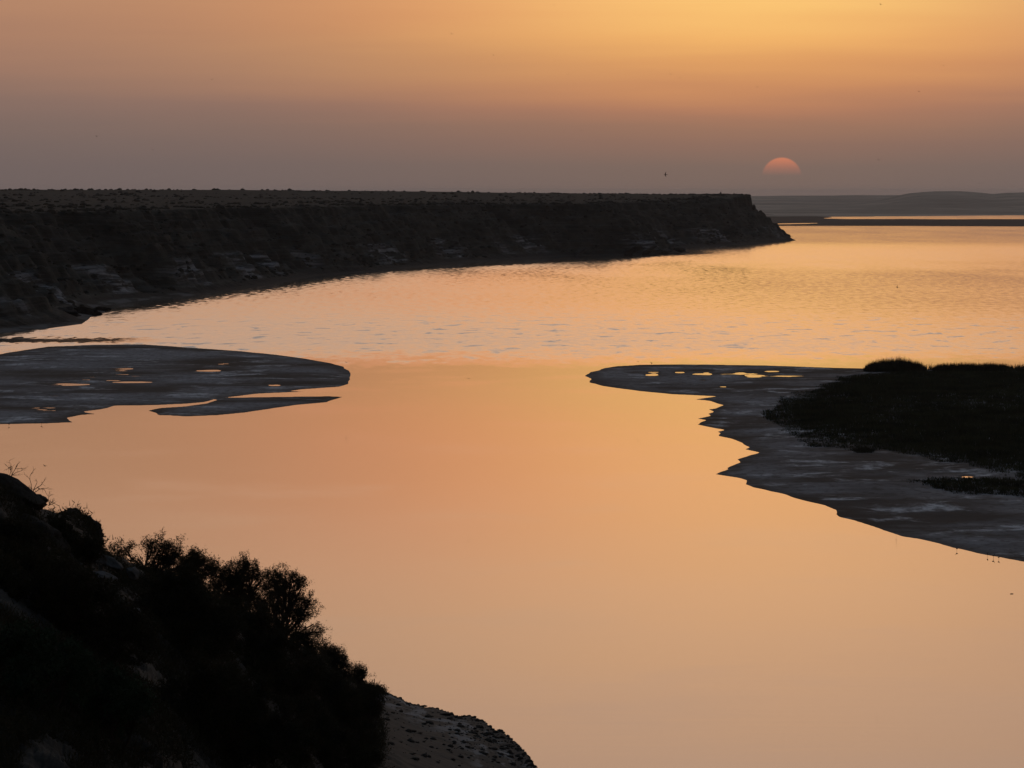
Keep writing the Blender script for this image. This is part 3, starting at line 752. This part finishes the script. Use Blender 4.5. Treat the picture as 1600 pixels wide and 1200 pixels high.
# dead twigs by the slab
def dead_shrub(px, D, py_base, stems, label, seed):
    g = np.random.default_rng(seed)
    x_, y_, z_ = (float(q) for q in at_dist(px, py_base, D)); o3 = np.array([x_, y_, z_])
    parts = []
    def grow(p_, d_, L_, r_, lev):
        n_ = 4; pts = [p_]
        for i in range(n_):
            d_ = d_ + g.normal(size=3) * .22 + np.array([.02, 0, -.02]); d_ /= np.linalg.norm(d_)
            pts.append(pts[-1] + d_ * L_ / n_)
        parts.append(tube(pts, r_, r_ * .55))
        if lev < 2:
            for _ in range(3 if lev == 0 else 3):
                i = g.integers(1, n_ + 1); nd = d_ + g.normal(size=3) * .65; nd[2] += .1; nd /= np.linalg.norm(nd)
                grow(pts[i], nd, L_ * (.4 + .25 * g.random()), r_ * .6, lev + 1)
    for dx_, dz_, L_ in stems:
        d_ = np.array([dx_, (g.random() - .5) * .4, dz_]); d_ /= np.linalg.norm(d_)
        grow(o3 + np.array([(g.random() - .5) * .2, 0, 0]), d_, L_, .012, 0)
    V_, F_ = join(parts)
    root = empty('dead_shrub', (x_, y_, z_), label=label, category='dead shrub')
    link('branches', mesh_from('branches', V_ - o3, F_), M_bark, root)
dead_shrub(12, 138, 752, [(.5, .8, .50), (.15, 1, .62), (-.35, .7, .55), (.8, .55, .5)], 'bare dead shrub, its twigs rising above the top of the tilted slab', 51)
dead_shrub(50, 139, 770, [(-.25, 1, .55), (.3, .9, .45), (.75, .8, .42), (-.1, .8, .4)], 'bare dead shrub growing behind the lower half of the tilted slab', 52)
dead_shrub(74, 140, 790, [(.3, .8, .26), (.7, .6, .24), (.0, .9, .3)], 'smallest dead shrub, beside the blunt rock nose', 53)

# dry tufts on the hillside
n = 26000
px_ = -80 + 680 * rng.random(n); u__ = rng.random(n) * 1.0
D_, z_ = slope_grid(px_, u__)
z_ = z_ + slope_noise(colx(px_, D_), D_, z_, px_)
kp = (z_ > 2.2) & (fbm(colx(px_, D_) * .4, D_ * .2, 3.0, 2) > -.2)
C = np.stack([colx(px_, D_), D_, z_ + .06], 1)[kp]
Vt, Ft = sprays(C, 9, .17, .035, rng, 1.0)
# crest fringe near the beach
n = 500
px2 = rng.uniform(545, 600, n); D2, z2 = slope_grid(px2, .9 + .12 * rng.random(n))
Vt2, Ft2 = sprays(np.stack([colx(px2, D2), D2, z2 + .05], 1), 7, .16, .04, rng, .8)
px3 = rng.uniform(76, 112, 60); D3, z3 = slope_grid(px3, .97 + .04 * rng.random(60))
Vt3, Ft3 = sprays(np.stack([colx(px3, D3), D3, z3 + .05], 1), 7, .10, .02, rng, .8)
V_, F_ = join([(Vt, Ft), (Vt2, Ft2), (Vt3, Ft3)])
link('dry_tufts', mesh_from('dry_tufts', V_, F_, False), M_tam, kind='stuff', label='dry tufts covering the dark hillside', category='tufts')

# beach debris
stones = [(650, 1098, .11, 'small dark stone on the beach edge, the higher one of two'), (663, 1103.5, .15, 'small dark stone on the beach edge just below the highest one'),
          (697, 1117, .24, 'dark flat stone where the pale sand begins on the beach'), (738, 1146, .22, 'dark stone in the middle of the pale sand strip'),
          (673, 1120, .12, None), (590, 1127, .10, None), (605, 1138, .10, None), (645, 1143, .16, None), (655, 1146, .12, None), (628, 1137, .1, None), (643, 1179, .16, None),
          (648, 1187, .2, None), (662, 1131, .14, None), (604, 1121, .09, None), (617, 1124, .1, None), (700, 1172, .12, None), (683, 1192, .12, None), (770, 1170, .18, None), (790, 1165, .14, None), (625, 1160, .1, None)]
beach_me = [rock_mesh('beach_stone', (1.0, .9, .42), 60 + i, 2, rough=.25) for i in range(4)]
def find_slope(px, py):
    """first hit of a sight line with the hillside"""
    Dn = float(np.interp(px, KP, KN)); Dk = float(np.interp(px, KP, KD))
    Dv = np.linspace(Dn, Dk + 1, 300); zv = slope_z(np.full(300, float(px)), Dv)
    sx, sy, sz = at_dist(px, py, Dv)
    i = int(np.argmax(sz <= zv)) if (sz <= zv).any() else 299
    return float(colx(px, Dv[i])), float(Dv[i]), float(zv[i])
for i, (a, b_, r_, lb) in enumerate(stones):
    p3 = find_slope(a, b_)
    o = link('beach_stone', beach_me[i % 4], M_rock, label=lb or 'small dark stone lying scattered on the grey beach sand', category='stone', group='dark stones scattered on the beach')
    o.location = (p3[0], p3[1], p3[2] + r_ * .12); o.scale = (r_ * 1.5,) * 2 + (r_,); o.rotation_euler = (0, 0, i * 1.7)

# pebbles and wrack along the edge of the beach
n = 800
pxp = np.concatenate([rng.uniform(585, 836, 500), rng.uniform(700, 836, 300)])
up = np.where(rng.random(n) < .25, 1 - .03 * rng.random(n) ** 2, rng.random(n) ** .6)
Dp, zp = slope_grid(pxp, up)
zp = zp + slope_noise(colx(pxp, Dp), Dp, zp, pxp) * (1 - .7 * sstep(up, .86, .97))
rp = (.03 + .15 * rng.random(n) ** 5) * np.where(up > .965, .6, 1)
Vp, Fp = lumps(colx(pxp, Dp), Dp, zp + .01, rp * 1.3, rp * .8, 9)
link('beach_pebbles', mesh_from('beach_pebbles', Vp, Fp, False), M_rock, kind='stuff', label='pebbles and wrack along the rim of the beach', category='pebbles')

# ------------------------------------------------------------------ marsh vegetation
VEG = [(1192, 648), (1200, 640), (1222, 628), (1252, 613), (1292, 597), (1335, 587), (1380, 584), (1450, 583), (1600, 583), (2050, 580), (2050, 800), (1800, 775), (1640, 748), (1570, 741), (1510, 733),
       (1470, 724), (1440, 716), (1390, 713), (1330, 700), (1290, 697), (1250, 690), (1222, 674), (1200, 657)]
VEG2 = [(1395, 757), (1440, 748), (1500, 748), (1560, 744), (1620, 744), (2050, 770), (2050, 830), (1700, 795), (1600, 783), (1530, 778), (1470, 772), (1410, 766)]
def scatter_poly(poly, n_, grow=0.0):
    q = np.array(poly, float); wx, wy = on_level(q[:, 0], q[:, 1])
    x_ = rng.uniform(wx.min(), wx.max(), n_); y_ = rng.uniform(wy.min(), wy.max(), n_)
    d_ = poly_sd(poly, x_, y_)
    k_ = d_ + grow * fbm(x_ * .25, y_ * .08, 4.0, 3) > 0
    return x_[k_], y_[k_], d_[k_]
def blades(x_, y_, z_, h_, nb, wd, g, lean=.35):
    n_ = len(x_); c = np.repeat(np.stack([x_, y_, z_], 1), nb, 0); h_ = np.repeat(h_, nb)[:, None]
    off = g.normal(size=c.shape) * np.array([.22, .22, 0]); off[:, 2] = -.03
    d_ = g.normal(size=c.shape) * lean; d_[:, 2] = 1
    a = g.random(len(c)) * math.pi; s = np.stack([np.cos(a), np.sin(a), 0 * a], 1)
    L_ = h_ * (.55 + .6 * g.random((len(c), 1))); W_ = wd * (.6 + .8 * g.random((len(c), 1)))
    p0 = c + off
    V_ = np.stack([p0 - s * W_ * .5, p0 + s * W_ * .5, p0 + d_ * L_], 1).reshape(-1, 3)
    return V_, np.arange(len(V_)).reshape(-1, 3)
x1, y1, d1 = scatter_poly(VEG, 90000, 3.0)
gap = fbm(x1 * .12, y1 * .035, 14.0, 3)
kk = (gap > -1.25)
x1, y1, d1, gap = x1[kk], y1[kk], d1[kk], gap[kk]
h1 = (.30 + .42 * sstep(d1, 0, 8)) * (1 + .40 * gap)
x2, y2, d2 = scatter_poly(VEG2, 13000, 7.0)
kk = rng.random(len(x2)) < sstep(d2 + 2.5 * fbm(x2 * .2, y2 * .06, 2.0, 3), -2, 4.5)
x2, y2, d2 = x2[kk], y2[kk], d2[kk]
h2 = .28 + .2 * sstep(d2, 0, 4)
x3, y3 = on_level(rng.uniform(1436, 1600, 260), rng.uniform(577, 582, 260))
x_, y_, h_ = np.concatenate([x1, x2, x3]), np.concatenate([y1, y2, y3]), np.concatenate([h1, h2, .7 + .6 * rng.random(260)])
V_, F_ = blades(x_, y_, np.full(len(x_), .12), h_, 6, .11, rng)
link('marsh_grass', mesh_from('marsh_grass', V_, F_, False), M_marsh, kind='stuff', label='dense dark green marsh plants covering the mudflat', category='marsh plants')
def reeds(px0, px1, y_base, height, n_, label, seed, dome):
    g = np.random.default_rng(seed)
    px = g.uniform(px0, px1, n_); py = y_base + g.uniform(-2.5, 3.0, n_)
    x_, y_ = on_level(px, py)
    q = np.abs((px - (px0 + px1) / 2) / ((px1 - px0) / 2))
    hh = height * (np.sqrt(np.maximum(1 - q ** 2 * .9, .05)) if dome else (1 - .5 * q ** 8)) * (.86 + .12 * fbm(px * .15, py, 2.0, 2)) * (.8 + .35 * g.random(n_))
    x0, y0 = float(np.mean(x_)), float(np.mean(y_))
    V1, F1 = blades(x_ - x0, y_ - y0, np.full(n_, .05), hh, 4, .10, g, .10)
    link('reed_clump', mesh_from('reed_clump', V1, F1, False), M_reed, label=label, category='reeds').location = (x0, y0, 0)
reeds(1352, 1444, 579.5, 2.3, 1700, 'tall rounded clump of reeds standing highest on the marsh edge', 71, True)
reeds(1460, 1576, 579.5, 1.35, 1700, 'long flat-topped row of reeds right of the rounded clump', 72, False)
reeds(1588, 1720, 580, .95, 1100, 'low reed row at the right-hand end of the marsh edge', 73, False)
x_, y_, d_ = scatter_poly([(1334, 706), (1350, 703), (1366, 707), (1360, 711), (1338, 711)], 700)
if len(x_):
    x0, y0 = float(x_.mean()), float(y_.mean())
    V1, F1 = blades(x_ - x0, y_ - y0, np.full(len(x_), .1), np.full(len(x_), .5), 4, .05, rng, .5)
    link('marsh_shrub', mesh_from('marsh_shrub', V1, F1, False), M_reed, label='small twiggy plant standing apart on the mud below the marsh', category='plant').location = (x0, y0, 0)

# ------------------------------------------------------------------ birds
def wing_pts(side, up, sweep, span=.5):
    """tapered wing with thickness, bent at the wrist"""
    r_ = [(0, .11, 0, .16), (.22, .10, .22 * up, .15), (.5, .03 - sweep * .3, .22 * up + .28 * (up * .25), .02)]
    V_ = []
    for (sx, yc, zc, ch) in r_:
        X_ = side * (.03 + sx * span / .5)
        for (yo, zo) in ((ch * .5, 0), (0, .018 if sx < .4 else .004), (-ch * .5, 0), (0, -.010 if sx < .4 else -.003)):
            V_.append((X_, yc - .06 + yo, zc + zo))
    F_ = []
    for i in range(2):
        for j in range(4):
            k_ = (j + 1) % 4
            q = (i * 4 + j, i * 4 + k_, (i + 1) * 4 + k_, (i + 1) * 4 + j)
            F_.append(q if side > 0 else q[::-1])
    F_.append((8, 9, 10, 11)); F_.append((3, 2, 1, 0))
    return np.array(V_), np.array(F_)
def body_spindle():
    pr = [(-.34, .012, .07), (-.24, .03, .035), (-.12, .055, .045), (.02, .07, .065), (.13, .05, .05), (.20, .04, .042), (.25, .028, .03), (.30, .008, .008), (.34, .003, .003)]
    V_, F_ = [], []
    for (yy_, rz_, rx_) in pr:
        for j in range(8):
            a = 2 * math.pi * j / 8; V_.append((rx_ * math.cos(a), yy_, rz_ * math.sin(a)))
    for i in range(len(pr) - 1):
        for j in range(8): F_.append((i * 8 + j, i * 8 + (j + 1) % 8, (i + 1) * 8 + (j + 1) % 8, (i + 1) * 8 + j))
    return np.array(V_), np.array(F_)
Bb = mesh_from('bird_body', *body_spindle())
shapes = [(.55, .3), (.15, .5), (-.35, .4), (.95, .2)]
Wm = [[mesh_from('bird_wing', *wing_pts(s, u_, sw), False) for s in (-1, 1)] for u_, sw in shapes]
for me_ in [Bb] + [q for p_ in Wm for q in p_]: me_.materials.append(M_bird)
def fly(px, py, D, span, shape, yaw, roll, label):
    x_, y_, z_ = (float(q) for q in at_dist(px, py, D))
    o = empty('flying_bird', (x_, y_, z_), label=label, category='bird', group='birds flying over the lagoon')
    o.rotation_euler = (0, roll, yaw); o.scale = (span,) * 3
    link('body', Bb, None, o)
    for q in Wm[shape]: link('wing', q, None, o)
birds = [(1040, 273, 700, .62, 0, 1.5, 1.15, 'largest dark flying bird, banking just above the headland'),
 (1376, 7, 900, .55, 3, .5, .4, 'flying bird at the upper edge of the glowing sky'),
 (331, 124, 900, .55, 1, .2, -.25, 'flying bird high over the middle of the plateau'),
 (706, 53, 900, .55, 0, -.3, .4, 'flying bird high in the sky left of the glow'),
 (508, 40, 1000, .4, 0, .3, .1, 'tiny flying bird, upper one of two near the upper edge'),
 (516, 67, 1100, .3, 2, .3, .1, 'tiny flying bird just below another near the upper edge'),
 (771, 86, 1000, .42, 1, .9, .4, 'tiny flying bird at the left margin of the yellow glow'),
 (389, 154, 1000, .4, 1, .2, 0, 'tiny flying bird lower right of the one over the plateau'),
 (151, 213, 900, .5, 3, .6, .2, 'flying bird speck in the grey sky over the left of the plateau'),
 (239, 234, 1000, .4, 0, -.6, .4, 'tiny flying bird lowest over the left of the plateau'),
 (196, 174, 1000, .32, 1, .6, .4, 'tiny flying bird above and left of the lowest left pair'),
 (368, 218, 1000, .35, 2, .1, .5, 'tiny flying bird in the dull sky above the middle plateau'),
 (1048, 116, 900, .42, 0, .3, .3, 'left one of a close pair of flying birds in the orange sky'),
 (1062, 121.5, 900, .42, 1, -.3, -.2, 'right one of a close pair of flying birds in the orange sky'),
 (888, 116, 1000, .4, 1, .5, .1, 'tiny flying bird left of the close pair'),
 (865, 8, 1000, .34, 0, 0, 0, 'tiny flying bird at the very top of the sky'),
 (908, 204, 1000, .34, 0, 0, .1, 'tiny flying bird in the brown sky left of the sun, above the headland'),
 (1183, 136, 1000, .36, 3, .7, 0, 'tiny flying bird high above the sun'),
 (1474, 102, 900, .45, 2, .2, .3, 'flying bird in the orange sky far right of the sun'),
 (1436, 143, 1000, .45, 0, .9, .1, 'flying bird right of the sun, middle of a loose line of three'),
 (1399, 157, 1000, .32, 1, .1, .2, 'flying bird right of the sun, lower left of a loose line of three'),
 (1373, 250, 900, .48, 3, .5, .1, 'flying bird level with the sun, to its right'),
 (1419, 280, 1000, .4, 0, .1, .6, 'flying bird low in the haze above the far dunes'),
 (1530, 286, 1000, .42, 1, .4, -.3, 'flying bird low in the haze just above the far hill'),
 (1402, 449, 600, .5, 3, 1.4, 1.0, 'dark bird low over the ruffled water at the right'),
 (541, 566.5, 640, .55, 3, .5, .4, 'bird flying low past the tip of the left mudflat'),
 (732, 591.5, 500, .55, 1, .2, .1, 'bird gliding low over the calm water between the mudflats'),
 (997, 565, 640, .55, 0, .3, .1, 'bird flying just above the tip of the right mudflat'),
 (70, 728, 170, .22, 0, .9, .3, 'small bird flying near the dead twigs'),
 (510, 970, 230, .12, 3, .5, .6, 'tiny bird beside the tallest tamarisk'),
 (1345, 400, 1100, .3, 0, .2, .1, 'tiny bird low over the far water')]
for b_ in birds[:-1]:
    b_ = list(b_)
    if b_[1] < 290: b_[2] *= .6; b_[3] *= .85
    fly(*b_)

def wader(px, py_foot, h, label, yaw, z0=0.0, name='wading_bird'):
    x_, y_ = (float(q) for q in on_level(px, py_foot, z0))
    o = empty(name, (x_, y_, z0 - .02), label=label, category='bird', group='birds standing at the water edge')
    o.rotation_euler = (0, 0, yaw); o.scale = (h,) * 3
    pr = [(-.36, .70, .01), (-.26, .69, .06), (-.12, .66, .13), (.04, .66, .15), (.16, .72, .11), (.24, .82, .065), (.28, .93, .055), (.33, .98, .06), (.40, .97, .03), (.46, .95, .012), (.58, .93, .006)]
    V_, F_ = [], []
    for (a_, z__, r_) in pr:
        for j in range(8):
            t = 2 * math.pi * j / 8; V_.append((a_, r_ * math.cos(t), z__ + r_ * math.sin(t)))
    for i in range(len(pr) - 1):
        for j in range(8): F_.append((i * 8 + j, i * 8 + (j + 1) % 8, (i + 1) * 8 + (j + 1) % 8, (i + 1) * 8 + j))
    link('body', mesh_from('body', V_, F_), M_bird, o)
    for s in (-.05, .05):
        link('leg', mesh_from('leg', *tube([(0, s, .60), (.03, s, .32), (0, s, 0)], .018, .014)), M_bird, o)
wader(1495, 861, .34, 'wading bird at the scalloped mud edge, left one of four near the right side', 2.6)
wader(1543, 870, .36, 'slim wading bird, left one of three close together at the mud edge', 1.2)
wader(1552, 872.5, .38, 'stout wading bird in the middle of three at the mud edge', .4)
wader(1560.5, 874.5, .30, 'smallest wading bird, right one of three at the mud edge', .3)
wader(1018, 570.5, .55, 'bird standing on the far rim of the right mudflat near its tip', 3.0, .1)
wader(65, 663.5, .4, 'dark bird at the lower edge of the left mudflat, right one of two', .4)
wader(14, 665.5, .35, 'dark bird at the lower edge of the left mudflat, left one of two', 2.9)
def swimmer(px, py, size, label, yaw):
    x_, y_ = (float(q) for q in on_level(px, py))
    o = empty('swimming_bird', (x_, y_, -.02), label=label, category='bird', group='birds swimming on the calm water')
    o.rotation_euler = (0, 0, yaw); o.scale = (size,) * 3
    V_, F_ = body_spindle(); V_ = V_ * np.array([2.2, 1.2, 2.0]); V_[:, 2] += .08
    link('body', mesh_from('body', V_, F_), M_bird, o)
    link('neck', mesh_from('neck', *tube([(0, .22, .08), (0, .32, .20), (0, .44, .20)], .05, .03)), M_bird, o)
swimmer(778, 1140, .16, 'small dark bird floating by the beach', 1.4)
swimmer(1581, 928, .32, 'bird floating on the calm water at the right margin', 1.5)
swimmer(1199, 939, .16, 'tiny bird floating alone in the middle of the calm water', 1.0)
swimmer(1429, 891, .16, 'tiny bird floating below the edge of the right mudflat', 1.3)
swimmer(828, 603, .3, 'tiny bird floating beside the tip of the left mudflat', 1.3) if False else None

# ------------------------------------------------------------------ the sun, with the haze over it painted into its material
SD = 40000.0
sx, sy, sz = (float(q) for q in at_dist(SUN_PX, SUN_PY, SD))
import bmesh
bm = bmesh.new(); bmesh.ops.create_uvsphere(bm, u_segments=96, v_segments=64, radius=32.5 / F * SD)
me = bpy.data.meshes.new('sun'); bm.to_mesh(me); bm.free()
for p_ in me.polygons: p_.use_smooth = True
ms = bpy.data.materials.new('sun_glow'); ms.use_nodes = True
n_ = N(ms.node_tree); n_.n.remove(n_.n['Principled BSDF'])
tcn = n_.new('ShaderNodeTexCoord').outputs['Object']
zz_ = n_.math('DIVIDE', sepz(n_, tcn)[2], 32.5 / F * SD)
em = n_.new('ShaderNodeEmission')
n_.put(em.inputs[0], n_.mix(n_.mapr(zz_, .3, 1.0), srgb(198, 122, 97), srgb(228, 134, 97)))
tr = n_.new('ShaderNodeBsdfTransparent'); mx = n_.new('ShaderNodeMixShader')
xx_ = n_.math('DIVIDE', sepz(n_, tcn)[0], 32.5 / F * SD)
rad = n_.math('SQRT', n_.math('ADD', n_.math('MULTIPLY', xx_, xx_), n_.math('MULTIPLY', zz_, zz_)))
n_.put(mx.inputs[0], n_.math('MULTIPLY', n_.mapr(zz_, .10, .95, 0.0, .44, False), n_.mapr(rad, 1.0, .90)))  # painted haze: disc turns transparent towards its bottom and rim
n_.l.new(tr.outputs[0], mx.inputs[1]); n_.l.new(em.outputs[0], mx.inputs[2]); n_.l.new(mx.outputs[0], n_.n['Material Output'].inputs[0])
so = link('sun', me, ms, label='dull orange setting sun half sunk in haze over the far shore', category='sun')
so.location = (sx, sy, sz)

# ------------------------------------------------------------------ haze
hm = bpy.data.materials.new('haze'); hm.use_nodes = True
hn = N(hm.node_tree); hn.n.remove(hn.n['Principled BSDF'])
pv = hn.new('ShaderNodeVolumePrincipled')
pv.inputs['Color'].default_value = (.92, .86, .84, 1)
pv.inputs['Density'].default_value = 2.6e-5
pv.inputs['Anisotropy'].default_value = .3
hn.l.new(pv.outputs[0], hn.n['Material Output'].inputs['Volume'])
x0, x1, y0, y1, z0, z1 = -8200, 8200, -800, 15800, -3.4, 34.5
Vb = [(x, y, z) for x in (x0, x1) for y in (y0, y1) for z in (z0, z1)]
Fb = [(0, 1, 3, 2), (4, 6, 7, 5), (0, 4, 5, 1), (2, 3, 7, 6), (0, 2, 6, 4), (1, 5, 7, 3)]
link('haze', mesh_from('haze', Vb, Fb, False), hm, kind='stuff')
